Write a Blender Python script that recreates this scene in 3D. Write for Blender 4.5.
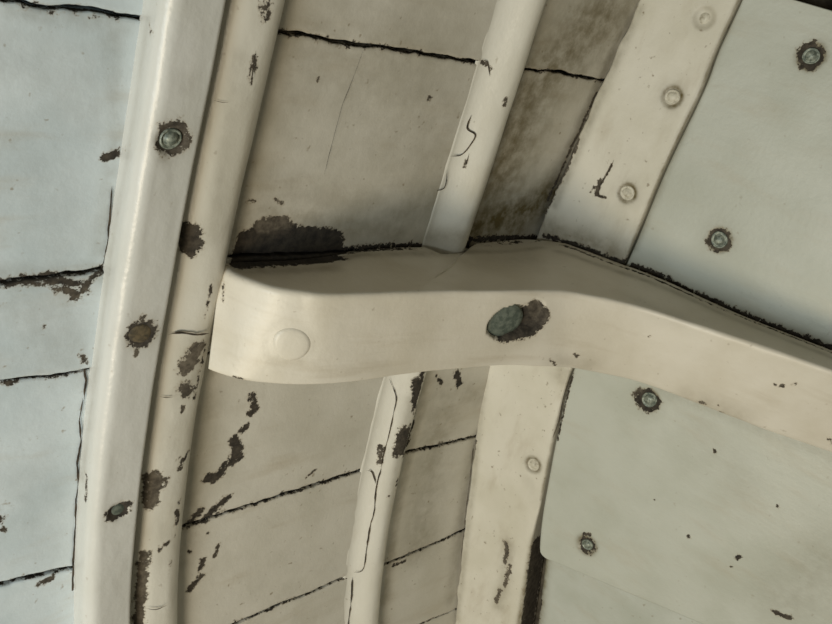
import bpy, math, random
import numpy as np
from mathutils import Matrix, Vector

# ------------------------------------------------------------------ clear
for o in list(bpy.data.objects):
    bpy.data.objects.remove(o, do_unlink=True)
scene = bpy.context.scene
COL = scene.collection
rng = np.random.default_rng(7)

# ------------------------------------------------------------------ frame
# World axes: X runs aft along the hull planking, Y points out through the
# planking, Z runs up the ribs; the origin is the corner of hull and transom
# at the height of the knee.  All sizes are metres.
FPX, CX, CY = 800.0, 416.0, 312.0
A_, B_, C_, K_ = 0.747, 0.1161, 0.5207, 0.4729
d1 = np.array([math.cos(A_)*math.cos(B_), math.sin(A_)*math.cos(B_), math.sin(B_)])
up = np.array([0, 0, 1.0]); up -= up @ d1*d1; up /= np.linalg.norm(up)
d2 = math.cos(C_)*up + math.sin(C_)*np.cross(d1, up)
nn = np.cross(d1, d2)
EB = np.array([d1, -nn, d2])
C0 = np.array([(540-CX)/FPX, 1, -(237-CY)/FPX])*0.55
CAM = EB @ -C0

# ------------------------------------------------------------------ camera
cam_d = bpy.data.cameras.new('camera')
cam = bpy.data.objects.new('camera', cam_d); COL.objects.link(cam)
cam_d.sensor_width = 36.0
cam_d.lens = 36.0*FPX/832.0
cam_d.clip_start = 0.01
R = np.stack([EB @ np.array([1, 0, 0]), EB @ np.array([0, 0, 1.0]), EB @ np.array([0, -1.0, 0])], 1)
M = Matrix.Identity(4)
for i in range(3):
    for j in range(3):
        M[i][j] = R[i, j]
    M[i][3] = CAM[i]
cam.matrix_world = M
scene.camera = cam

# ------------------------------------------------------------------ light
w = bpy.data.worlds.new('dim_cabin'); scene.world = w; w.use_nodes = True
w.node_tree.nodes['Background'].inputs[0].default_value = (1.0, 0.93, 0.70, 1)
w.node_tree.nodes['Background'].inputs[1].default_value = 0.12

def area(name, loc, target, size, energy, color):
    l = bpy.data.lights.new(name, 'AREA'); l.shape = 'DISK'; l.size = size
    l.energy = energy; l.color = color
    o = bpy.data.objects.new(name, l); COL.objects.link(o)
    o.location = loc
    o.rotation_euler = (Vector(target)-Vector(loc)).to_track_quat('-Z', 'Y').to_euler()
    return o
area('companionway_daylight', (-0.95, -0.36, -0.02), (-0.33, 0.0, 0.0), 0.36, 3.9, (0.86, 0.94, 0.95))
area('cabin_work_lamp', (-0.88, -0.54, -0.27), (-0.10, -0.05, -0.02), 0.26, 4.0, (1.0, 0.86, 0.64))

vs = scene.view_settings
vs.view_transform = 'Standard'; vs.look = 'None'; vs.gamma = 1.0
vs.use_curve_mapping = False
vs.exposure = -0.13

# ------------------------------------------------------------------ maths
def ray(p):
    p = np.atleast_2d(np.array(p, float))
    return np.stack([(p[:, 0]-CX)/FPX, np.ones(len(p)), -(p[:, 1]-CY)/FPX], 1) @ EB.T

def on_hull(p, off=0.0):
    Rr = ray(p)
    A = K_*Rr[:, 2]**2; B = Rr[:, 1]+2*K_*CAM[2]*Rr[:, 2]; C = CAM[1]+K_*CAM[2]**2+off
    s = np.sqrt(np.maximum(B*B-4*A*C, 0))
    t = 2*C/(-B-s)
    t2 = 2*C/(-B+np.where(np.abs(-B+s) < 1e-9, 1e-9, s))
    t = np.where(t < 0, t2, t)
    return CAM + t[:, None]*Rr

cc = on_hull([(640, 0), (455, 624)])
dt = EB @ np.array([1, -0.6, 0.156*-0.6-0.376]); dt /= np.linalg.norm(dt)
NT = np.cross(dt, cc[0]-cc[1]); NT /= np.linalg.norm(NT)
if NT @ (CAM-cc[0]) < 0: NT = -NT
T0 = cc[0]
def on_T(p, off=0.0):
    Rr = ray(p); t = ((T0+off*NT-CAM) @ NT)/(Rr @ NT)
    return CAM + t[:, None]*Rr

def hash3(ix, iy, iz):
    h = (ix.astype(np.int64)*374761393 + iy.astype(np.int64)*668265263 + iz.astype(np.int64)*2147483647) & 0xffffffff
    h = ((h ^ (h >> 13))*1274126177) & 0xffffffff
    h = h ^ (h >> 16)
    return (h & 0xffff)/65535.0
def vnoise(P):
    P = np.asarray(P, float); i = np.floor(P); f = P-i; f = f*f*(3-2*f)
    out = 0
    for dx in (0, 1):
        for dy in (0, 1):
            for dz in (0, 1):
                wgt = (f[..., 0] if dx else 1-f[..., 0])*(f[..., 1] if dy else 1-f[..., 1])*(f[..., 2] if dz else 1-f[..., 2])
                out = out + wgt*hash3(i[..., 0]+dx, i[..., 1]+dy, i[..., 2]+dz)
    return out
def fbm(P, oct=3):
    P = np.asarray(P, float); a = 0; amp = .5; s = 0
    for o in range(oct):
        a = a+amp*vnoise(P*(2**o)+o*17.3); s += amp; amp *= .5
    return a/s - .5
def n1(x, seed=0.0, oct=3):
    x = np.asarray(x, float)
    return fbm(np.stack([x, np.full_like(x, seed), np.full_like(x, seed*1.7+.3)], -1), oct)

def catmull(pts, n):
    pts = np.array(pts, float); m = len(pts)
    ext = np.vstack([2*pts[0]-pts[1], pts, 2*pts[-1]-pts[-2]])
    t = np.linspace(0, m-1-1e-9, n); i = t.astype(int); f = (t-i)[:, None]
    p0, p1, p2, p3 = ext[i], ext[i+1], ext[i+2], ext[i+3]
    return .5*((2*p1)+(-p0+p2)*f+(2*p0-5*p1+4*p2-p3)*f**2+(-p0+3*p1-3*p2+p3)*f**3)

def dist_poly(V, poly):
    """distance of points V to a 3D polyline"""
    poly = np.asarray(poly)
    if len(poly) == 1:
        return np.linalg.norm(V-poly[0], axis=1)
    d = np.full(len(V), 1e9)
    for a, b in zip(poly[:-1], poly[1:]):
        ab = b-a; t = np.clip(((V-a) @ ab)/(ab @ ab+1e-12), 0, 1)
        d = np.minimum(d, np.linalg.norm(V-a-t[:, None]*ab, axis=1))
    return d

# ------------------------------------------------------------------ materials
def nd(nt, typ, **kw):
    n = nt.nodes.new(typ)
    for k, v in kw.items():
        setattr(n, k, v)
    return n
def math_n(nt, op, a, b=None, clamp=False):
    n = nd(nt, 'ShaderNodeMath', operation=op, use_clamp=clamp)
    for i, x in enumerate((a, b)):
        if x is None: continue
        if isinstance(x, (int, float)): n.inputs[i].default_value = x
        else: nt.links.new(x, n.inputs[i])
    return n.outputs[0]
def noise(nt, co, scale, detail=3, rough=.55, stretch=None):
    if stretch:
        mp = nd(nt, 'ShaderNodeMapping'); mp.inputs['Scale'].default_value = stretch
        nt.links.new(co, mp.inputs[0]); co = mp.outputs[0]
    n = nd(nt, 'ShaderNodeTexNoise'); n.inputs['Scale'].default_value = scale
    n.inputs['Detail'].default_value = detail; n.inputs['Roughness'].default_value = rough
    nt.links.new(co, n.inputs['Vector']); return n.outputs['Fac']
def ramp(nt, x, lo, hi, a=0., b=1.):
    n = nd(nt, 'ShaderNodeMapRange', clamp=True, interpolation_type='SMOOTHSTEP')
    nt.links.new(x, n.inputs[0]); n.inputs[1].default_value = lo; n.inputs[2].default_value = hi
    n.inputs[3].default_value = a; n.inputs[4].default_value = b
    return n.outputs[0]
def mix(nt, fac, a, b):
    n = nd(nt, 'ShaderNodeMix', data_type='RGBA')
    for sock, x in ((n.inputs[0], fac), (n.inputs[6], a), (n.inputs[7], b)):
        if isinstance(x, tuple): sock.default_value = x if len(x) == 4 else x+(1,)
        elif isinstance(x, (int, float)): sock.default_value = x
        else: nt.links.new(x, sock)
    return n.outputs[2]

def paint(name, base, alt, rough=.42, stretch=(1, 1, 1), streak=.25, speck=.55):
    streak *= 1.4
    m = bpy.data.materials.new(name); m.use_nodes = True; nt = m.node_tree
    bs = nt.nodes['Principled BSDF']
    co = nd(nt, 'ShaderNodeTexCoord').outputs['Object']
    def attr(n): return nd(nt, 'ShaderNodeAttribute', attribute_name=n).outputs['Fac']
    chip, tone, stain_shade = attr('chip'), attr('tone'), attr('stain_shade')
    blot = ramp(nt, noise(nt, co, 22, 4), .35, .7)
    col = mix(nt, blot, base, alt)
    col = mix(nt, attr('cool_cast'), col, mix(nt, blot, (.585, .655, .69), (.50, .575, .61)))  # cool light on the left planks, put into their colour
    st = noise(nt, co, 60, 4, .6, stretch)
    col = mix(nt, ramp(nt, st, .50, .8, 0, streak), col, (.40, .34, .24))
    sp = ramp(nt, noise(nt, co, 260, 2, .5), .70-.04*speck, .80, 0, speck)
    col = mix(nt, sp, col, (.23, .18, .11))
    sn = math_n(nt, 'MULTIPLY', stain_shade, ramp(nt, noise(nt, co, 110, 5, .65), .25, .72, .50, 1.15), True)
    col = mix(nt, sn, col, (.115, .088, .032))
    cn = math_n(nt, 'SUBTRACT', noise(nt, co, 290, 6, .72), .5)
    f = math_n(nt, 'ADD', chip, math_n(nt, 'MULTIPLY', cn, 3.8))
    mask = ramp(nt, f, .26, .40)
    wn = noise(nt, co, 240, 4, .7)
    dark = mix(nt, ramp(nt, wn, .3, .7), (.012, .010, .008), (.045, .036, .026))
    brown = mix(nt, ramp(nt, wn, .3, .7), (.075, .060, .042), (.20, .172, .13))
    ccol = mix(nt, tone, dark, brown)
    rim = ramp(nt, f, -.10, .27, 0, .35)
    col = mix(nt, rim, col, (.30, .23, .14))
    col = mix(nt, mask, col, ccol)
    nt.links.new(col, bs.inputs['Base Color'])
    nt.links.new(ramp(nt, mask, 0, 1, rough, .9), bs.inputs['Roughness'])
    bs.inputs['Specular IOR Level'].default_value = .45
    h = math_n(nt, 'ADD', math_n(nt, 'MULTIPLY', noise(nt, co, 90, 3), .55), math_n(nt, 'MULTIPLY', st, .5))
    h = math_n(nt, 'ADD', h, math_n(nt, 'MULTIPLY', noise(nt, co, 420, 3), .18))
    h = math_n(nt, 'SUBTRACT', h, math_n(nt, 'MULTIPLY', mask, 1.0))
    bp = nd(nt, 'ShaderNodeBump'); bp.inputs['Strength'].default_value = .55; bp.inputs['Distance'].default_value = .0011
    nt.links.new(h, bp.inputs['Height']); nt.links.new(bp.outputs[0], bs.inputs['Normal'])
    return m

def plain(name, a, b, scale, rough=.7, metal=0., bump=.4, lo=.35, hi=.68):
    m = bpy.data.materials.new(name); m.use_nodes = True; nt = m.node_tree
    bs = nt.nodes['Principled BSDF']
    co = nd(nt, 'ShaderNodeTexCoord').outputs['Object']
    nz = noise(nt, co, scale, 4, .65)
    nt.links.new(mix(nt, ramp(nt, nz, lo, hi), a, b), bs.inputs['Base Color'])
    bs.inputs['Roughness'].default_value = rough; bs.inputs['Metallic'].default_value = metal
    bp = nd(nt, 'ShaderNodeBump'); bp.inputs['Strength'].default_value = bump; bp.inputs['Distance'].default_value = .0006
    nt.links.new(nz, bp.inputs['Height']); nt.links.new(bp.outputs[0], bs.inputs['Normal'])
    return m

MAT = {
    'plank': paint('plank_paint', (.61, .585, .515), (.53, .505, .43), .45, (.25, 1, 1), .32, .7),
    'rib': paint('rib_paint', (.66, .64, .57), (.61, .585, .505), .34, (1, 1, .25), .18, .35),
    'batten': paint('batten_paint', (.55, .55, .52), (.51, .51, .47), .33, (1, 1, .3), .08, .25),
    'knee': paint('knee_paint', (.65, .61, .525), (.58, .535, .44), .42, (.25, .25, 1.6), .28, .35),
    'post': paint('post_paint', (.68, .65, .56), (.60, .57, .47), .48, (1, 1, .4), .30, .8),
    'panel': paint('panel_paint', (.50, .515, .455), (.445, .46, .395), .46, (.6, .3, 1.3), .20, .3),
    'board': paint('board_paint', (.50, .52, .47), (.43, .45, .39), .5, (.6, .3, 1.3), .2, .5),
    'bare': plain('bare_weathered_wood', (.035, .028, .018), (.10, .085, .06), 90, .95),
    'caulk': plain('black_caulking', (.010, .008, .006), (.035, .028, .02), 300, .95),
    'crack': plain('open_crack', (.020, .015, .010), (.075, .055, .035), 260, .95),
    'metal': plain('weathered_screw', (.09, .11, .09), (.33, .36, .30), 420, .45, .25),
    'verdigris': plain('verdigris_bolt', (.065, .082, .066), (.15, .172, .14), 300, .7, .1),
    'rust': plain('rusty_bolt', (.045, .036, .022), (.13, .10, .055), 330, .85),
    'painted': plain('painted_screw', (.34, .31, .23), (.62, .59, .49), 330, .5, 0, .4, .25, .6),
}

# ------------------------------------------------------------------ builders
def set_tags(o, label=None, cat=None, group=None, kind=None):
    if label: o['label'] = label
    if cat: o['category'] = cat
    if group: o['group'] = group
    if kind: o['kind'] = kind
    return o

def mesh_obj(name, V, quads, mat, parent=None, tris=None, smooth=True, attrs=None):
    V = np.asarray(V, float); me = bpy.data.meshes.new(name)
    quads = np.asarray(quads, int).reshape(-1, 4)
    faces = quads.tolist() + (np.asarray(tris, int).reshape(-1, 3).tolist() if tris is not None else [])
    me.from_pydata(V.tolist(), [], faces)
    if smooth: me.polygons.foreach_set('use_smooth', np.ones(len(me.polygons), bool))
    for k, a in (attrs or {}).items():
        at = me.attributes.new(k, 'FLOAT', 'POINT'); at.data.foreach_set('value', np.asarray(a, np.float32))
    me.materials.append(MAT[mat]); me.update()
    o = bpy.data.objects.new(name, me); COL.objects.link(o)
    if parent is not None: o.parent = parent
    return o

def grid_faces(nr, nc, base=0, flip=False, wrap=False):
    i, j = np.meshgrid(np.arange(nr-1), np.arange(nc if wrap else nc-1), indexing='ij')
    a = base+i*nc+j; b = base+i*nc+(j+1) % nc; c = b+nc; d = a+nc
    q = np.stack([a, b, c, d], -1).reshape(-1, 4)
    return q[:, ::-1] if flip else q

CHIP_GAIN = 1.3
def COOL_CAST_X(z): return np.interp(z, FX[1], FX[0])
def fields(V, chips, stains_shade, unproj, name=''):
    """wear and painted-in shade carried by the surface itself: flaked paint (chip, tone), dirt and shade (stain).
    each entry: (pixel polyline that finds the place on this surface, radius in mm, tone or amount)"""
    chip = np.full(len(V), -2.0); tone = np.zeros(len(V)); stain_shade = np.zeros(len(V))
    for pl, r, t in chips:
        P = np.asarray(pl, float) if len(pl[0]) == 3 else unproj(pl); r = r/1000.
        r *= CHIP_GAIN
        lo, hi = P.min(0)-r-.010, P.max(0)+r+.010
        idx = np.where(((V >= lo) & (V <= hi)).all(1))[0]
        if not len(idx): continue
        f = np.maximum((r-dist_poly(V[idx], P))/min(r, .0034), -2)
        b = f > chip[idx]
        chip[idx[b]] = f[b]; tone[idx[b]] = t
    for pl, r, t in stains_shade:
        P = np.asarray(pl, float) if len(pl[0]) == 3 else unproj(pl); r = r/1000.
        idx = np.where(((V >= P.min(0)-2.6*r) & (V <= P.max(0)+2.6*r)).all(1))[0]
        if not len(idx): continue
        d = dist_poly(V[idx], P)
        stain_shade[idx] = np.maximum(stain_shade[idx], t*np.exp(-(d/r)**2))
    cool_cast = np.clip((COOL_CAST_X(V[:, 2])-V[:, 0])/.004, 0, 1) if name == 'plank' else np.zeros(len(V))
    return dict(chip=chip, tone=tone, stain_shade=stain_shade, cool_cast=cool_cast)

def slab(name, P, inward, thick, mat, parent=None, chips=(), stains_shade=(), unproj=None, pits=(), edge=.0006):
    """a board from a dense grid of face points P[nr,nc,3]; edges eased, sides carried back by `thick`"""
    nr, nc, _ = P.shape; P = P.copy(); inward = np.asarray(inward, float)
    flat = P.reshape(-1, 3)
    for c, r, dep in pits:                      # countersunk recesses
        d = np.linalg.norm(flat-c, axis=1)/r
        flat += (dep*np.clip(1.6-1.6*d, 0, 1)**.6)[:, None]*inward
    P = flat.reshape(nr, nc, 3)
    for sl in (np.s_[0, :], np.s_[-1, :], np.s_[:, 0], np.s_[:, -1]): P[sl] += inward*edge
    V = P.reshape(-1, 3)
    q = grid_faces(nr, nc)
    loop = np.concatenate([np.arange(nc), np.arange(1, nr)*nc+nc-1, (nr-1)*nc+np.arange(nc-2, -1, -1), np.arange(nr-2, 0, -1)*nc])
    L = len(loop); V2 = V; prev = loop; qs = [q]
    k = np.arange(L); k2 = (k+1) % L
    for dpt in ((.002, .004, .006, .008, .010, .013, .016, .020, thick) if thick > .012 else (.0012, .003, thick)):
        n = len(V2); V2 = np.vstack([V2, V[loop]+inward*dpt]); cur = n+k
        qs.append(np.stack([prev[k], cur[k], cur[k2], prev[k2]], -1)); prev = cur
    at = fields(V2, chips, stains_shade, unproj, name) if unproj else None
    o = mesh_obj(name, V2, np.vstack(qs), mat, parent, attrs=at)
    # back sheet
    return o

def basis(nrm):
    nrm = Vector(nrm).normalized()
    return nrm.to_track_quat('Z', 'Y').to_matrix()

def lathe_at(name, c, nrm, prof, mat, parent, seg=28, wob=.04, seed=1., spin=0., clean=False):
    Bm = np.array(basis(nrm)); V = []
    for (r, h) in prof:
        a = np.linspace(0, 2*math.pi, seg, endpoint=False)+spin
        rr = r*(1+wob*np.sin(2*a+seed)+wob*.6*np.sin(3*a+seed*2.3))
        V.append(np.stack([rr*np.cos(a), rr*np.sin(a), np.full(seg, h)], 1))
    V = np.vstack(V); q = grid_faces(len(prof), seg, wrap=True)
    top = len(V); V = np.vstack([V, [[0, 0, prof[-1][1]]]])
    b = (len(prof)-1)*seg
    t = [[b+i, b+(i+1) % seg, top] for i in range(seg)]
    return mesh_obj(name, V @ Bm.T+np.asarray(c), q, mat, parent, tris=t, attrs=dict(chip=np.full(len(V), -2.0), tone=np.zeros(len(V)), stain_shade=np.zeros(len(V))))

def screw(c, nrm, r, mat, parent, seed, proud=.0012, name='screw'):
    """round screw head: domed centre inside a low rim, shank running back into the wood"""
    p = [(r*.45, -.010), (r*.45, -.002), (r*.98, -.0012), (r, proud*.4), (r*.93, proud*.85), (r*.82, proud*.8),
         (r*.74, proud*.45), (r*.66, proud*.6), (r*.52, proud*1.15), (r*.3, proud*1.45), (r*.1, proud*1.55)]
    return lathe_at(name, c, nrm, p, mat, parent, seed=seed, wob=.035)

def ribbon(name, pl, wmm, surf_pts, outward, parent, mat='crack', seed=0., jag=.35):
    """a hairline crack in the paint following a surface"""
    P3 = surf_pts
    # resample
    seg = np.linalg.norm(np.diff(P3, axis=0), axis=1); s = np.concatenate([[0], np.cumsum(seg)])
    n = max(6, int(s[-1]/.0012)); t = np.linspace(0, s[-1], n)
    Q = np.stack([np.interp(t, s, P3[:, i]) for i in range(3)], 1)
    O = np.stack([np.interp(t, s, outward[:, i]) for i in range(3)], 1)
    O /= np.linalg.norm(O, axis=1)[:, None]
    T = np.gradient(Q, axis=0); T /= np.linalg.norm(T, axis=1)[:, None]+1e-12
    S = np.cross(T, O)
    S /= np.linalg.norm(S, axis=1)[:, None]+1e-12
    Q = Q+S*(n1(t*260, seed, 3)*wmm*.001*2.2*jag)[:, None]
    hw = wmm*.0005*np.clip(.75+1.6*n1(t*180, seed+5, 2), .25, 1.6)*np.clip(np.minimum(t, s[-1]-t)/.004, .15, 1)
    top = Q+O*.00022
    L = top-S*hw[:, None]; Rr = top+S*hw[:, None]
    V = np.vstack([L, top, Rr]); V = V.reshape(3, n, 3).transpose(1, 0, 2).reshape(-1, 3)
    return mesh_obj(name, V, grid_faces(n, 3), mat, parent)

def hull_norm(P):
    N = np.stack([np.zeros(len(P)), -np.ones(len(P)), -2*K_*P[:, 2]], 1)
    return N/np.linalg.norm(N, axis=1)[:, None]
def hull_y(z): return -K_*z*z

# ------------------------------------------------------------------ hull planking (wall_left)
X0, X1 = -0.46, 0.035
Z0, Z1 = -0.44, 0.26
zz = np.linspace(Z0, Z1, 40); xx = np.linspace(X0, X1+.02, 12)
P = np.stack([np.repeat(xx[None], 40, 0), hull_y(np.repeat(zz[:, None], 12, 1))+.010, np.repeat(zz[:, None], 12, 1)], -1)
wall_left = slab('wall_left', P, (0, 1, 0), .006, 'caulk')
set_tags(wall_left, 'hull side of wide painted planks, cream paint flaking, behind the ribs', None, None, 'structure')

seam_px = [
    [(10, 0), (45, 7), (80, 8), (140, 19), (278, 32), (300, 34), (330, 40), (365, 46), (380, 47), (475, 62), (530, 70), (560, 72), (600, 80)],
    [(0, 283), (30, 279), (100, 270), (250, 256), (400, 250), (540, 246)],
    [(0, 380), (30, 378), (60, 375), (85, 369), (300, 340), (480, 312)],
    [(0, 585), (40, 575), (75, 568), (190, 525), (230, 512), (300, 490), (365, 470), (410, 452), (440, 446), (475, 437)],
    [(235, 624), (280, 604), (300, 597), (350, 575), (390, 562), (430, 546), (465, 530)],
    [(400, 634), (430, 620), (450, 612)],
]
NXC = 330
xs = np.linspace(X0, X1, NXC)
seams = []
for si, s in enumerate(seam_px):
    q = on_hull(s); o = np.argsort(q[:, 0]); q = q[o]
    sl0 = 0.0
    v = np.interp(xs, q[:, 0], q[:, 2])
    v = v + n1(xs*210, si*3.1+1, 3)*.0016
    gap = .0008*np.clip(1.0+1.5*n1(xs*120, si*5.7+2, 2), .25, 1.7)
    seams.append((v, gap))
tops = [(np.full(NXC, Z1), np.zeros(NXC))]+seams
bots = seams+[(np.full(NXC, Z0), np.zeros(NXC))]
hull_chips = [
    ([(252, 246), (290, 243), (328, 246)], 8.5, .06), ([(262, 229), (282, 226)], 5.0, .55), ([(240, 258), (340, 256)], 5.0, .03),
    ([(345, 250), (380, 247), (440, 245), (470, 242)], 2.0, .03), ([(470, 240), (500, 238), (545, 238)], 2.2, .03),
    ([(0, 283), (28, 280), (55, 276), (70, 282), (85, 284), (100, 270)], 2.0, .12), ([(22, 280), (50, 279)], 2.4, .15),
    ([(55, 287), (76, 292)], 2.0, .35), ([(74, 297), (82, 290)], 2.2, .35),
    ([(105, 158), (117, 153)], 1.7, .1), ([(42, 326)], 1.8, .3), ([(2, 519)], 2.2, .2), ([(4, 530)], 1.6, .2),
    ([(80, 354), (84, 362)], 1.6, .4), ([(8, 384), (24, 378)], 1.6, .2),
    ([(252, 397), (256, 410), (250, 414)], 2.3, .15), ([(247, 427), (241, 432)], 2.0, .15),
    ([(235, 440), (240, 457), (226, 466), (215, 478), (208, 478)], 2.9, .15), ([(238, 452), (232, 462)], 3.2, .15),
    ([(228, 498), (216, 508), (205, 520)], 2.6, .15), ([(200, 512), (188, 525)], 2.6, .15), ([(219, 544), (215, 556)], 1.2, .4),
    ([(203, 561), (200, 568)], 2.0, .2), ([(200, 577), (190, 590)], 2.2, .2), ([(208, 534)], 1.2, .3), ([(190, 552)], 1.5, .3),
    ([(306, 478), (316, 470)], 1.0, .4), ([(277, 427)], .9, .3),
    ([(457, 374), (459, 384)], 3.0, .03), ([(437, 377), (442, 383)], 1.8, .1), ([(460, 400)], 1.2, .1),
    ([(246, 203), (256, 201)], 1.1, .8), ([(276, 199), (283, 205)], 1.1, .7), ([(318, 80)], 1.3, .5), ([(430, 98)], 1.6, .4), ([(40, 584), (52, 577)], 1.7, .25),
    
    ([(597, 94), (586, 118), (572, 148), (560, 176), (548, 200)], 1.5, .5),
    ([(417, 378), (412, 420), (407, 445)], 2.4, .06), ([(405, 560), (393, 565)], 1.4, .1),
    
]
hull_stains_shade = [  # dirt, plus painted-in shade in the bay by the post and above the knee
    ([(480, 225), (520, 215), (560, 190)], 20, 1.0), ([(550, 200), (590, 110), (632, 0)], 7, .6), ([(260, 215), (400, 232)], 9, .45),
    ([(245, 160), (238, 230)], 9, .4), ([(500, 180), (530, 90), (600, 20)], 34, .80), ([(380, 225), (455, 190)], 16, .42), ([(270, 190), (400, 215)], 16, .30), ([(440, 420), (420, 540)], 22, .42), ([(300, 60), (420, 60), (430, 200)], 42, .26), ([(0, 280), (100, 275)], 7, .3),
    ([(60, 290), (80, 380)], 6, .18), ([(210, 400), (185, 560)], 9, .3), ([(425, 390), (480, 395)], 12, .35), ([(385, 600), (400, 500), (425, 400)], 6, .4),
    ([(450, 600), (475, 440)], 7, .35), ([(330, 215), (345, 90)], 20, .16), ([(20, 60), (90, 100)], 20, .16), ([(30, 310), (70, 350)], 16, .22), ([(20, 160), (60, 230)], 22, .10), ([(30, 480), (60, 540)], 16, .12), ([(15, 10), (120, 25)], 5, .3), ([(110, 20), (118, 140), (100, 250)], 5, .3),
]
# cool daylight cast painted into the planks outside the batten
fq = on_hull([(143, 0), (118, 180), (105, 265), (87, 380), (80, 470), (73, 624)]); fo = np.argsort(fq[:, 2])
FX = (fq[fo, 0]+.010, fq[fo, 2])
for v, g in seams:                               # paint broken along the open seams
    hull_chips.append(([(xs[i], hull_y(v[i]), v[i]) for i in range(0, NXC, 4)], .95, .06))
    hull_chips.append(([(xs[i], hull_y(v[i])+.003, v[i]) for i in range(0, NXC, 4)], 2.1, .04))
for pi in range(7):
    (vt, gt), (vb, gb) = tops[pi], bots[pi]
    hi, lo = vt-gt, vb+gb
    nr = max(10, int((hi-lo).mean()/.0015))
    t = np.concatenate([[0], np.linspace(.35/nr, 1-.35/nr, nr), [1]])[:, None]
    Z = hi[None]*(1-t)+lo[None]*t
    Xg = np.repeat(xs[None], len(t), 0)
    G = np.stack([Xg, hull_y(Z), Z], -1)
    G[..., 1] += fbm(G*np.array([25, 25, 45]), 3)*.0016 + .0007*math.sin(pi*2.4)
    slab('plank', G, (0, 1, 0), .009, 'plank', wall_left, hull_chips, hull_stains_shade, on_hull, edge=.0006)

# hairline cracks in the planking paint
for k, (pl, wd) in enumerate([
    ([(112, 186), (110, 205), (108, 238), (103, 262), (100, 272)], .8),
    ([(100, 272), (89, 288), (92, 300), (92, 322), (82, 345), (79, 355), (84, 368), (86, 380), (84, 400)], 1.1),
    ([(83, 398), (79, 420), (81, 440), (77, 462), (78, 480), (76, 500), (75, 530), (73, 560), (72, 600)], 1.0),
    ([(363, 50), (352, 80), (342, 105), (330, 150), (324, 175)], .28),
]):
    p3 = on_hull(pl, .0)
    ribbon('paint_crack', pl, wd, p3, hull_norm(p3), wall_left, seed=k*2.2+1)

# ------------------------------------------------------------------ transom side (wall_right)
NTI = -NT
def T_grid(lp, rp, nr, nc, off, easing=True):
    """rows follow the two pixel-found edges lp, rp (top to bottom) on the transom plane"""
    L = on_T(catmull(lp, nr), off); Rr = on_T(catmull(rp, nr), off)
    t = np.linspace(0, 1, nc)[None, :, None]
    return L[:, None]*(1-t)+Rr[:, None]*t

G = T_grid([(700, -150), (560, 180), (470, 420), (440, 780)], [(1180, -150), (1180, 180), (1180, 420), (1180, 780)], 12, 12, -.030)
wall_right = slab('wall_right', G, NTI, .006, 'bare')
set_tags(wall_right, 'transom side behind the screwed panel, dark gaps at its edges', None, None, 'structure')

# lower recessed board under the panel edge
G = T_grid([(551, 500), (546, 556), (538, 624), (524, 740)], [(1100, 560), (1100, 640), (1100, 700), (1100, 800)], 110, 200, -.0075)
G = G+NT*(fbm(G*30, 3)*.001)[..., None]
slab('board', G, NTI, .015, 'board', wall_right, [([(540, 600), (533, 640)], 2.0, .3), ([(775, 614)], 2.6, .3)],
     [([(546, 556), (538, 624)], 4, .8), ([(750, 610), (790, 618)], 8, .35)], lambda p: on_T(p, -.0075))  # left edge darkened with the painted shade of the groove

# corner post
post_l = [(700, -135), (668, -62), (640, 0), (612, 62), (590, 110), (566, 166), (545, 215), (515, 292), (487, 370), (477, 430), (468, 500), (461, 560), (455, 624), (446, 740)]
post_r = [(806, -150), (772, -72), (739, 0), (716, 50), (700, 92), (662, 172), (629, 252), (597, 318), (570, 372), (553, 440), (541, 500), (531, 545), (520, 624), (503, 740)]
scr_post = [(672, 97), (627, 193), (533, 465), (704, 18)]
OFFP = .0012
G = T_grid(post_l, post_r, 460, 66, OFFP)
G = G+NT*(fbm(G*np.array([40, 40, 25]), 3)*.0014)[..., None]
# uneven hull-side edge where old paint has built up
wv = n1(G[:, 0, 2]*90, 4.4, 4)*.003
G[:, 0:3] += (wv[:, None]*np.array([1, .6, .3])[None])[..., None]*dt
pp = on_T(scr_post, OFFP)
post_chips_shade = [([(596, 195), (601, 180)], 1.4, .5), ([(602, 182), (612, 165)], .8, .5), ([(590, 192), (594, 187)], 1.0, .5),
    ([(598, 196), (606, 198)], .9, .4),
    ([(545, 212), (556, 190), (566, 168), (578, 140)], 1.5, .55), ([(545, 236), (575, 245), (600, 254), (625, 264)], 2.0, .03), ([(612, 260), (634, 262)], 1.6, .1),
    ([(505, 542), (507, 552), (504, 562)], 1.7, .7), ([(510, 566), (505, 585)], 1.8, .9), ([(500, 590), (496, 602)], 1.6, .75),
    ([(484, 384), (483, 390)], 1.0, .45), ([(476, 440), (474, 452)], 1.0, .45), ([(465, 520), (463, 536)], 1.0, .45)]
groove_shade = [tuple(p) for p in on_T([(540, 520), (531, 548), (526, 580), (519, 624), (510, 680)], OFFP)]
for dd in (.006, .011, .016, .021, .025):  # shade of the recessed groove, painted down the side of the post
    post_chips_shade += [([tuple(np.array(p)+NTI*dd) for p in groove_shade[1:]], 4.0, .5)]
post_stains_shade = [(groove_shade, 2.2, .8), ([(739, 0), (716, 50), (700, 92), (662, 172), (629, 252)], 1.3, .9), ([(570, 372), (553, 440), (541, 500)], 1.3, .8), ([(545, 228), (590, 243), (625, 258)], 9, .55), ([(672, 97)], 7.5, .5), ([(627, 193)], 7.5, .55), ([(704, 18)], 6.5, .2), ([(533, 465)], 7, .35),
    ([(555, 205), (590, 120), (638, 10)], 3.5, .45), ([(508, 545), (505, 580), (497, 605)], 6, .35), ([(560, 374), (570, 378)], 8, .35), ([(485, 380), (470, 510), (457, 620)], 3, .35),
    ([(529, 480), (536, 500)], 6, .12)]
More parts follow.
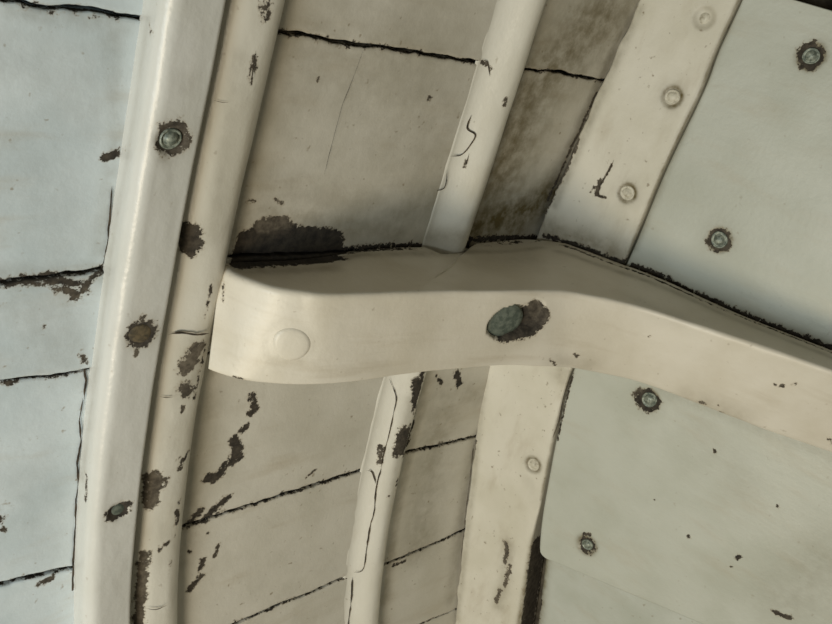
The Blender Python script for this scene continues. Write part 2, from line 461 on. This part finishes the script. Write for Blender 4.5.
def ring(c, r, n=14):
    Bm = np.array(basis(NT)); a = np.linspace(0, 2*math.pi, n)
    return [tuple(c+Bm @ np.array([r*math.cos(x), r*math.sin(x), 0])) for x in a]
post_stains_shade += [(ring(c+NTI*.0006, .0054), 1.9, (1., 1., .9, .35)[i]) for i, c in enumerate(pp)]
post = slab('corner_post', G, NTI, .028, 'post', None, post_chips_shade, post_stains_shade, lambda p: on_T(p, OFFP),
            pits=[(c, .0065, .0012) for c in pp])
set_tags(post, 'cream painted corner timber with small round screws, between planking and wide panel', 'post')
for i, c in enumerate(pp):
    s = screw(c+NTI*(.0012 if i < 3 else .0020), NT, .0046 if i < 3 else .0050, 'painted', post, i*1.7+.4, .0012)
    s['label'] = 'paint-covered round screw head'
for k, (pl, wd) in enumerate([([(598, 196), (601, 183), (606, 176), (614, 160)], .7), ([(485, 372), (481, 400), (475, 430), (470, 480), (465, 520), (461, 560)], .6), ([(571, 374), (564, 395), (559, 420), (553, 438)], .6)]):
    p3 = on_T(pl, OFFP+.0003); ribbon('paint_crack', pl, wd, p3, np.repeat(NT[None], len(pl), 0), post, seed=k*3.3+9)

# wide panel
pan_l = [(747, -14), (742, 0), (719, 50), (703, 92), (665, 172), (632, 252), (600, 318), (573, 372), (556, 440), (545, 500), (541, 530), (539, 556)]
LW = on_T(catmull(pan_l, 420), -.0004)
top_r = on_T([(1120, 94)], -.0004)[0]; bot_r = on_T([(1120, 800)], -.0004)[0]
NC = 300
tt = np.linspace(0, 1, NC)
RWv = top_r[None]*(1-np.linspace(0, 1, 420)[:, None])+bot_r[None]*np.linspace(0, 1, 420)[:, None]
G = LW[:, None]*(1-tt[None, :, None])+RWv[:, None]*tt[None, :, None]
# rounded lower corner
wid = np.linalg.norm(RWv[-1]-LW[-1]); xa = tt*wid; rc = .007
dz = np.where(xa < rc, rc-np.sqrt(np.maximum(rc**2-(rc-xa)**2, 0)), 0)
fr = np.clip((np.arange(420)-380)/39., 0, 1)
upv = (LW[-40]-LW[-1]); upv /= np.linalg.norm(upv)
G = G+(fr[:, None]*dz[None])[..., None]*upv
G = G+NT*(fbm(G*np.array([14, 14, 14]), 3)*.0022)[..., None]
scr_pan = [(811, 56), (719, 240), (649, 400), (587, 545)]
pp = on_T(scr_pan, -.0004)
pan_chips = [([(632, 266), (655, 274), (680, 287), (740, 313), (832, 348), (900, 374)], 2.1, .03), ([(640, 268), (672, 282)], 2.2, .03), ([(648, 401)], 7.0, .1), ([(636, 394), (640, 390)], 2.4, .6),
    ([(587, 545)], 5.6, .15), ([(719, 240)], 6.2, .35), ([(811, 56)], 6.2, .2), ([(810, 46), (806, 48)], 2.2, .1), ([(590, 535), (585, 534)], 1.4, .3),
    ([(688, 537)], 1.5, .1), ([(739, 556), (737, 558)], 1.4, .05), ([(731, 567)], 1.1, .3), ([(777, 506)], 1.4, .2), ([(655, 500)], 1.0, .2), ([(715, 451)], 1.6, .4),
    ([(573, 372), (566, 400), (557, 440)], 1.0, .2), ([(775, 612), (790, 618)], 1.7, .2)]
pan_stains = [([(719, 240)], 9, .45), ([(811, 56)], 8, .5), ([(649, 400)], 9, .5), ([(587, 545)], 7, .4), ([(660, 283), (832, 350)], 5, .35),
    ([(660, 390), (832, 455)], 6, .22), ([(735, 10), (635, 248)], 2.5, .4), ([(790, 600), (832, 560)], 22, .25), ([(700, 420), (740, 480)], 16, .1)]
pan_stains += [(ring(c+NTI*.0008, .0062), 2.6, .75) for c in pp]
panel = slab('transom_panel', G, NTI, .0065, 'panel', None, pan_chips, pan_stains, lambda p: on_T(p, -.0004),
             pits=[(c, .0072, .0016) for c in pp])
set_tags(panel, 'wide pale panel fastened with round screws, running behind the curved knee', 'panel')
for i, c in enumerate(pp):
    s = screw(c+NTI*.0012, NT, (.0044, .0050, .0052, .0042)[i], 'metal', panel, i*2.1+1.1, .0013)
    s['label'] = 'weathered grey-green screw head in a dark countersink'

# ------------------------------------------------------------------ batten
def hull_path(pl, n, z0=Z0+.03, z1=Z1-.03):
    q = on_hull(pl); o = np.argsort(q[:, 2]); q = q[o]
    z = np.linspace(z1, z0, n)
    c = np.polyfit(q[:, 2], q[:, 0], 3)
    zc = np.clip(z, q[0, 2]-.02, q[-1, 2]+.02)
    dv = np.polyval(np.polyder(c), zc)
    return np.polyval(c, zc)+dv*(z-zc), z

def sweep(name, path, prof, mat, chips, stains_shade, off_w=.0, label=None, cat=None, pits=(), group=None):
    """prof: closed-over list of (across, height) on the hull, swept up the hull"""
    xc, z = path; n = len(z); prof = np.array(prof); m = len(prof)
    P = np.zeros((n, m, 3))
    N = hull_norm(np.stack([xc, hull_y(z), z], 1))
    base = np.stack([xc, hull_y(z), z], 1)
    P = base[:, None]+prof[None, :, 0, None]*np.array([1., 0, 0])+prof[None, :, 1, None]*N[:, None]
    bmp = fbm(P*np.array([60, 60, 22])+off_w*10, 3)*.0016
    P = P+bmp[..., None]*N[:, None]*np.clip(prof[None, :, 1, None]/.004, 0, 1)
    flat = P.reshape(-1, 3)
    for c, r, dep in pits:
        d = np.linalg.norm(flat-c, axis=1)/r
        flat += (dep*np.clip(1.6-1.6*d, 0, 1)**.6)[:, None]*np.array([0, 1., 0])
    V = flat; q = grid_faces(n, m)
    at = fields(V, chips, stains_shade, lambda p: on_surface(p, V, 0))
    o = mesh_obj(name, V, q, mat, None, attrs=at)
    # end caps and back
    set_tags(o, label, cat, group)
    return o, V.reshape(n, m, 3), N

def on_surface(p, V, off):
    """points of cloud V nearest to the view lines through p (front-most wins)"""
    Rr = ray(p); Rr /= np.linalg.norm(Rr, axis=1)[:, None]
    W = V-CAM; out = []
    for r in Rr:
        t = W @ r; d = np.linalg.norm(W-t[:, None]*r, axis=1)
        ok = np.where(d < max(.0016, d.min()*1.3))[0]
        j = ok[np.argmin(t[ok])]
        out.append(CAM+t[j]*r)
    return np.array(out)

bl = [(143, 0), (135, 60), (118, 180), (105, 265), (87, 380), (80, 470), (76, 560), (73, 624)]
path = hull_path(bl, 560)
bw, bh, br = .0235, .017, .0065
prof = [(0, -.001)]+[(0, h) for h in np.linspace(.001, bh-br, 9)]
for a in np.linspace(math.pi, math.pi/2, 9)[1:]:
    prof.append((br+br*math.cos(a), bh-br+br*math.sin(a)))
prof += [(x, bh) for x in np.linspace(br, bw-.0018, 24)[1:]]
for a in np.linspace(math.pi/2, 0, 5)[1:]:
    prof.append((bw-.0018+.0018*math.cos(a), bh-.0018+.0018*math.sin(a)))
prof += [(bw, h) for h in np.linspace(bh-.003, -.001, 6)]
bat_px = [(172, 140), (141, 334), (119, 511)]
bat_c = on_hull(bat_px, bh)
bat_chips = [([(172, 140)], 6.0, .35), ([(166, 130), (180, 128), (186, 136)], 2.6, .25), ([(141, 334)], 6.2, .18), ([(143, 318), (144, 324)], 1.8, .5), ([(137, 352), (136, 356)], 1.2, .6),
    ([(121, 510), (112, 515)], 3.4, .05), ([(124, 507)], 3.4, .05), ([(146, 25), (148, 32)], 1.6, .5), ([(120, 150), (126, 145)], 1.2, .4),
    ([(84, 476), (83, 500)], 1.8, .3)]
bat_stains = [([(172, 140)], 8, .5), ([(164, 158), (168, 162)], 3, .4), ([(141, 334)], 7.5, .6), ([(119, 508)], 6, .3), ([(145, 20), (108, 250), (80, 480)], 2.2, .3), ([(186, 88), (188, 80)], 4, .15)]
batten, BV, BN = sweep('hull_batten', path, prof, 'batten', bat_chips, bat_stains, 1.0,
    'flat grey-white batten with a rounded bright edge and three bolts, left of the ribs', 'batten', pits=[(bat_c[0], .0068, .0022), (bat_c[1], .006, .0008), (bat_c[2], .0055, .0018)])
hn = hull_norm(bat_c)
s = screw(bat_c[0]-hn[0]*.0022, hn[0], .0046, 'metal', batten, .5, .0018, 'bolt'); s['label'] = 'grey bolt head sunk in a dark ragged hole'
s = lathe_at('bolt', bat_c[1]-hn[1]*.0010, hn[1], [(.003, -.008), (.0048, -.001), (.005, .0006), (.0043, .0010), (.0025, .0012), (.0008, .0012)], 'rust', batten, wob=.07, seed=2.); s['label'] = 'flat rusty bolt head'
s = lathe_at('bolt', bat_c[2]-hn[2]*.0021, hn[2], [(.003, -.008), (.0040, -.001), (.0041, .0004), (.0034, .0009), (.0015, .0011), (.0005, .0011)], 'verdigris', batten, wob=.08, seed=3.4); s['label'] = 'dark bolt head in chipped paint'

# ------------------------------------------------------------------ ribs
def half_round(wd, ht, m=34, ex=.78, ey=.85):
    pr = [(-wd, -.001)]
    for a in np.linspace(math.pi, 0, m):
        c, s_ = math.cos(a), math.sin(a)
        pr.append((wd*math.copysign(abs(c)**ex, c), ht*abs(s_)**ey))
    return pr+[(wd, -.001)]

def eased_rib(wl, wr, ht, m=22):
    pr = [(-wl-.001, -.001)]
    pr += [(-wl*x, ht*(.5+.5*math.cos(math.pi*x))**1.05) for x in np.linspace(1, 0, m)]
    pr += [(wr*math.sin(a), ht*math.cos(a)**.8) for a in np.linspace(0, math.pi/2, m)[1:]]
    return pr+[(wr, -.001)]
def shift_path(path, dx): return path[0]+dx, path[1]
# rib against the batten: starts at the batten's hidden side
rp = (path[0]+bw+.0018+.0155, path[1])
rib1_chips = [([(189, 232), (191, 247)], 4.6, .2), ([(187, 228), (186, 250)], 3.0, .2), ([(268, 6), (266, 14)], 2.4, .35), ([(255, 58), (254, 70)], 1.8, .45), ([(252, 75), (252, 84)], 1.0, .5),
    ([(196, 352), (192, 362), (186, 368)], 4.0, .75), ([(202, 347), (194, 358)], 3.2, .75), ([(184, 386), (188, 392)], 3.2, .35), ([(183, 408), (183, 413)], 1.5, .4),
    ([(183, 460), (180, 470)], 2.0, .3), ([(184, 462), (190, 452)], 1.4, .3),
    ([(153, 478), (157, 486), (152, 495), (150, 504)], 3.6, .62), ([(150, 484), (163, 482)], 2.6, .62), ([(145, 500), (146, 475)], 2.0, .5),
    ([(144, 556), (142, 575), (140, 600), (138, 624)], 3.0, .62), ([(141, 590), (136, 640)], 2.6, .62), ([(163, 546), (168, 543)], 1.6, .3), ([(160, 551)], 1.4, .3),
    ([(178, 512), (178, 524)], 1.8, .2), ([(181, 500), (176, 540)], 1.0, .2), ([(206, 345), (204, 362), (200, 378), (196, 400)], 1.4, .2), ([(212, 286), (210, 300), (207, 320)], 1.1, .3),
    ([(185, 355), (178, 372)], 1.2, .6), ([(172, 558), (170, 580)], .9, .5)]
rib1_stains = [([(200, 345), (185, 390)], 8, .4), ([(178, 380), (160, 560)], 10, .10), ([(240, 60), (212, 240)], 4, .22), ([(190, 240)], 8, .25)]
rib1, RV1, RN1 = sweep('hull_rib', rp, half_round(.0155, .0125), 'rib', rib1_chips, rib1_stains, 2.0,
    'half-round rib with flaking white paint, pressed against the flat batten', 'rib', group='half-round hull ribs')

r2l = [(503, 0), (468, 120), (432, 240), (390, 375), (365, 490), (347, 624)]
p2 = hull_path(r2l, 560)
p2 = (p2[0]+.0150, p2[1])
rib2_chips = [([(418, 382), (416, 404), (420, 412)], 3.6, .06), ([(424, 374), (420, 390)], 3.0, .06), ([(406, 434), (402, 450)], 5.4, .22), ([(410, 440), (407, 456)], 3.2, .15), ([(412, 425), (408, 470)], 1.8, .12),
    ([(381, 447), (381, 462)], 2.2, .4), ([(399, 480), (398, 492)], 1.6, .3), ([(389, 497)], 1.5, .8), ([(404, 470), (396, 510)], 1.2, .3),
    ([(507, 100), (504, 106)], 1.6, .5), ([(466, 160), (464, 168)], 1.0, .7), ([(483, 62), (490, 68)], 1.3, .4), ([(410, 455), (385, 600)], .9, .2)]
rib2_stains = [([(500, 150), (470, 236)], 5, .35), ([(432, 236), (468, 236)], 6, .4), ([(410, 400), (385, 560)], 4, .3)]
rib2, RV2, RN2 = sweep('hull_rib', p2, eased_rib(.0205, .0102, .0112), 'rib', rib2_chips, rib2_stains, 3.0,
    'cracked half-round rib crossing behind the middle of the knee', 'rib', group='half-round hull ribs')

def rib_cracks(rib, RV, N, lst, s0):
    F = RV.reshape(-1, 3); m = RV.shape[1]
    # surface normals of the grid
    gu = np.gradient(RV, axis=0); gv = np.gradient(RV, axis=1); nn_ = np.cross(gu, gv)
    nn_ /= np.linalg.norm(nn_, axis=2)[..., None]+1e-12
    if nn_[100, m//2, 1] > 0: nn_ = -nn_
    nf = nn_.reshape(-1, 3)
    for k, (pl, wd) in enumerate(lst):
        d = catmull(pl, max(8, 6*len(pl)))
        p3 = on_surface(d, F, 0)
        idx = [int(np.argmin(((F-q)**2).sum(1))) for q in p3]
        p3 = F[idx]*.0+p3; o = nf[idx]
        ribbon('paint_crack', pl, wd, p3+o*.0003, o, rib, seed=s0+k*1.9, jag=.15)
rib_cracks(rib1, RV1, RN1, [
    ([(168, 334), (180, 332), (195, 334), (208, 333)], 1.3), ([(160, 396), (166, 397), (172, 397)], .9),
    ([(143, 607), (155, 609), (166, 605)], .5), ([(214, 100), (222, 102), (228, 102)], .5), ([(255, 50), (252, 70), (251, 84)], .6)], 3)
rib_cracks(rib2, RV2, RN2, [
    ([(389, 378), (396, 397), (393, 415), (389, 434), (384, 452), (381, 468)], .8), ([(381, 468), (376, 488), (374, 511), (370, 526), (367, 545), (363, 569), (354, 572)], 1.1),
    ([(352, 577), (351, 600), (348, 624), (347, 640)], .9), ([(366, 470), (372, 472), (376, 484)], 1.0),
    ([(471, 115), (467, 128), (475, 134), (472, 142), (462, 154), (450, 156)], .9), ([(447, 170), (444, 187), (434, 191)], .7), ([(481, 60), (487, 62), (490, 76)], .8), ([(469, 153), (465, 168)], .6)], 31)

# ------------------------------------------------------------------ knee
back_h = on_hull([(224, 262), (260, 261), (300, 259), (340, 254), (380, 248), (440, 246), (490, 242), (524, 239)], .003)
back_t = on_T([(560, 242), (580, 248), (620, 263), (640, 270), (680, 287), (740, 314), (832, 350), (940, 392)], .0035)
bk = np.vstack([back_h, back_t])
fit = np.vstack([back_h, back_t[:-1]])
mk = fit.mean(0); KN = np.linalg.svd(fit-mk)[2][2]; KN = KN*np.sign(KN[2])
def on_K(p, h=0.0):
    Rr = ray(p); t = ((mk-h*KN-CAM) @ KN)/(Rr @ KN)
    return CAM+t[:, None]*Rr
HK = .050
NS = 400
fpx = [(221, 268), (240, 277), (270, 287), (300, 292), (330, 295), (400, 293), (450, 291), (500, 291), (545, 291), (580, 294), (640, 307), (700, 326), (770, 349), (832, 370), (940, 405)]
bpx = [(208, 371), (238, 380), (266, 384), (300, 385.5), (335, 383.5), (400, 375), (450, 370), (490, 367), (535, 367), (575, 369), (633, 381), (700, 405), (770, 431), (832, 453), (940, 492)]
Fp = catmull(on_K(fpx), NS); Bp = catmull(on_K(bpx, HK), NS)
Bk = catmull(bk, NS)
Bk = Bk-((Bk-mk) @ KN)[:, None]*KN+((Bk-mk) @ KN)[:, None]*KN*1.0
# notch round the middle rib
xr = np.interp(Bk[:, 2], p2[1][::-1], p2[0][::-1])
notch = np.clip(1.25-np.abs(Bk[:, 0]-xr)/.0175, 0, 1); notch = np.where(np.arange(NS) < NS*.55, notch, 0)
Bk[:, 1] -= np.minimum(notch*3, 1)*.0098
Fm = Fp; ring = []
prof_pts = []
def seg_pts(a, b, n, first=0., last=1.):
    t = np.linspace(first, last, n)[None, :, None]
    return a[:, None]*(1-t)+b[:, None]*t
BB = Bk-KN*HK
top = seg_pts(Bk, Fp, 44); front = seg_pts(Fp, Bp, 50); bot = seg_pts(Bp, BB, 20)
# rounded arrises: pull corner points inward along a quarter round
def arris(A, B, C, r, n=7):
    """corner B between A and C replaced by a round of radius r"""
    da = (A-B); la = np.linalg.norm(da, axis=1)[:, None]; da = da/la
    dc = (C-B); lc = np.linalg.norm(dc, axis=1)[:, None]; dc = dc/lc
    rr = np.minimum(r, .45*np.minimum(la, lc))
    p, q = B+da*rr, B+dc*rr
    t = np.linspace(0, 1, n)[None, :, None]
    return p, q, (1-t)**2*p[:, None]+2*t*(1-t)*B[:, None]+t**2*q[:, None]
b0, b1, AB = arris(BB, Bk, Fp, .0016, 4)
f0, f1, AF = arris(Bk, Fp, Bp, .0034, 8)
g0, g1, AG = arris(Fp, Bp, BB, .0022, 7)
rows = np.concatenate([seg_pts(BB, b0, 16), AB, seg_pts(b1, f0, 44)[:, 1:-1], AF, seg_pts(f1, g0, 46)[:, 1:-1], AG, seg_pts(g1, BB, 20)[:, 1:-1]], 1)
# ease the free end
ctr = (Bk+Fp+Bp+BB)[0]/4
e = np.arange(NS); ease = np.where(e < 6, 1-.012*((6-e)/6.)**2, 1)
cent = (Bk+Fp+Bp+BB)/4
rows = cent[:, None]+(rows-cent[:, None])*ease[:, None, None]
m = rows.shape[1]
wob = fbm(rows*np.array([22, 22, 30]), 3)*.0022
nrm = np.cross(np.gradient(rows, axis=0), np.roll(rows, -1, 1)-np.roll(rows, 1, 1)); nrm /= np.linalg.norm(nrm, axis=2)[..., None]+1e-12
if ((rows-cent[:, None])*nrm).sum() < 0: nrm = -nrm
act = np.zeros(m); act[20:m-18] = 1
rows = rows+nrm*(wob*act[None])[..., None]
flat = rows.reshape(-1, 3)
def on_knee(p): return on_surface(p, KV, 0)
KV = flat.copy()
kbolt = on_knee([(508, 325)])[0]
j = int(np.argmin(((KV-kbolt)**2).sum(1))); kbn = nrm.reshape(-1, 3)[j]
kplug = on_knee([(292, 345)])[0]; jp = int(np.argmin(((KV-kplug)**2).sum(1))); kpn = nrm.reshape(-1, 3)[jp]
# broken-out hole round the bolt and the filled plug
hole = on_knee([(508, 325), (520, 322), (531, 317)])
d = dist_poly(KV, hole); irr = fbm(KV*160, 3)*.006
dep = np.clip((.0112+irr-d)/.0020, 0, 1)
flat -= kbn*(dep*.0052)[:, None]
d = np.linalg.norm(KV-kplug, axis=1)
flat -= kpn*((np.exp(-((d-.0115)/.003)**2)*.00012)-np.clip(1-d/.011, 0, 1)**.5*.0002)[:, None]
KV = flat
knee_chips = [([(506, 325), (520, 322), (528, 319)], 8.2, .12), ([(529, 320), (534, 314)], 7.4, .42), ([(577, 356)], 2.0, .7), ([(506, 357), (502, 361)], 1.0, .7), ([(551, 360), (556, 366)], 1.3, .6),
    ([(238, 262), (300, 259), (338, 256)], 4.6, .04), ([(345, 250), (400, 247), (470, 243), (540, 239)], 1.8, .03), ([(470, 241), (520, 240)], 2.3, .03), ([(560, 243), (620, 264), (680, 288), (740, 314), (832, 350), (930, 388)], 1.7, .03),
    ([(223, 283), (221, 300)], 1.2, .3), ([(516, 263)], 1.1, .2), ([(705, 405), (698, 402)], 1.3, .7), ([(724, 416), (716, 412)], 1.2, .7), ([(782, 386)], 1.3, .5), ([(648, 338), (650, 336)], .8, .6),
    ([(790, 385), (795, 384)], 1.0, .6), ([(718, 406)], .9, .8), ([(235, 379), (250, 383)], 1.2, .3), ([(831, 442)], 1.8, .5), ([(775, 385)], 1.1, .6)]
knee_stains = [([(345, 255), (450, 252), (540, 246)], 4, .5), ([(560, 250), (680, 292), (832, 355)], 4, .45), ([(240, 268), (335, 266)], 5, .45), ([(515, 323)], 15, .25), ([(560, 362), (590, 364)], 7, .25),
    ([(690, 400), (740, 418)], 9, .25), ([(640, 300), (680, 315)], 7, .2), ([(470, 262), (530, 258)], 14, .2), ([(232, 300), (240, 360)], 5, .08)]
at = fields(KV, knee_chips, knee_stains, on_knee)
q = grid_faces(NS, m, wrap=True)
capc = len(KV); V = np.vstack([KV, [rows[0].mean(0)], [rows[-1].mean(0)]])
tr = [[capc, (i+1) % m, i] for i in range(m)]+[[capc+1, (NS-1)*m+i, (NS-1)*m+(i+1) % m] for i in range(m)]
at = {k: np.concatenate([v, [0 if k != 'chip' else -2]*2]) for k, v in at.items()}
knee = mesh_obj('curved_knee', V, q, 'knee', None, tris=tr, attrs=at)
set_tags(knee, 'thick cream painted curved timber knee bridging planking and panel, dark bolt hole', 'knee')
s = lathe_at('bolt', kbolt-kbn*.0058, kbn, [(.004, -.012), (.0110, -.001), (.0115, .0006), (.0108, .0017), (.0084, .0022), (.0040, .0026), (.001, .0027)], 'verdigris', knee, seg=36, wob=.06, seed=.8)
s['label'] = 'grey-green bolt head in a broken-out hole'
s = lathe_at('plug', kplug-kpn*.00070, kpn, [(.0088, -.008), (.0090, -.0006), (.0086, .0001), (.0070, .0006), (.0035, .0008), (.001, .0008)], 'knee', knee, seg=36, wob=.03, seed=2.8)
s['label'] = 'filled round plug under the paint'
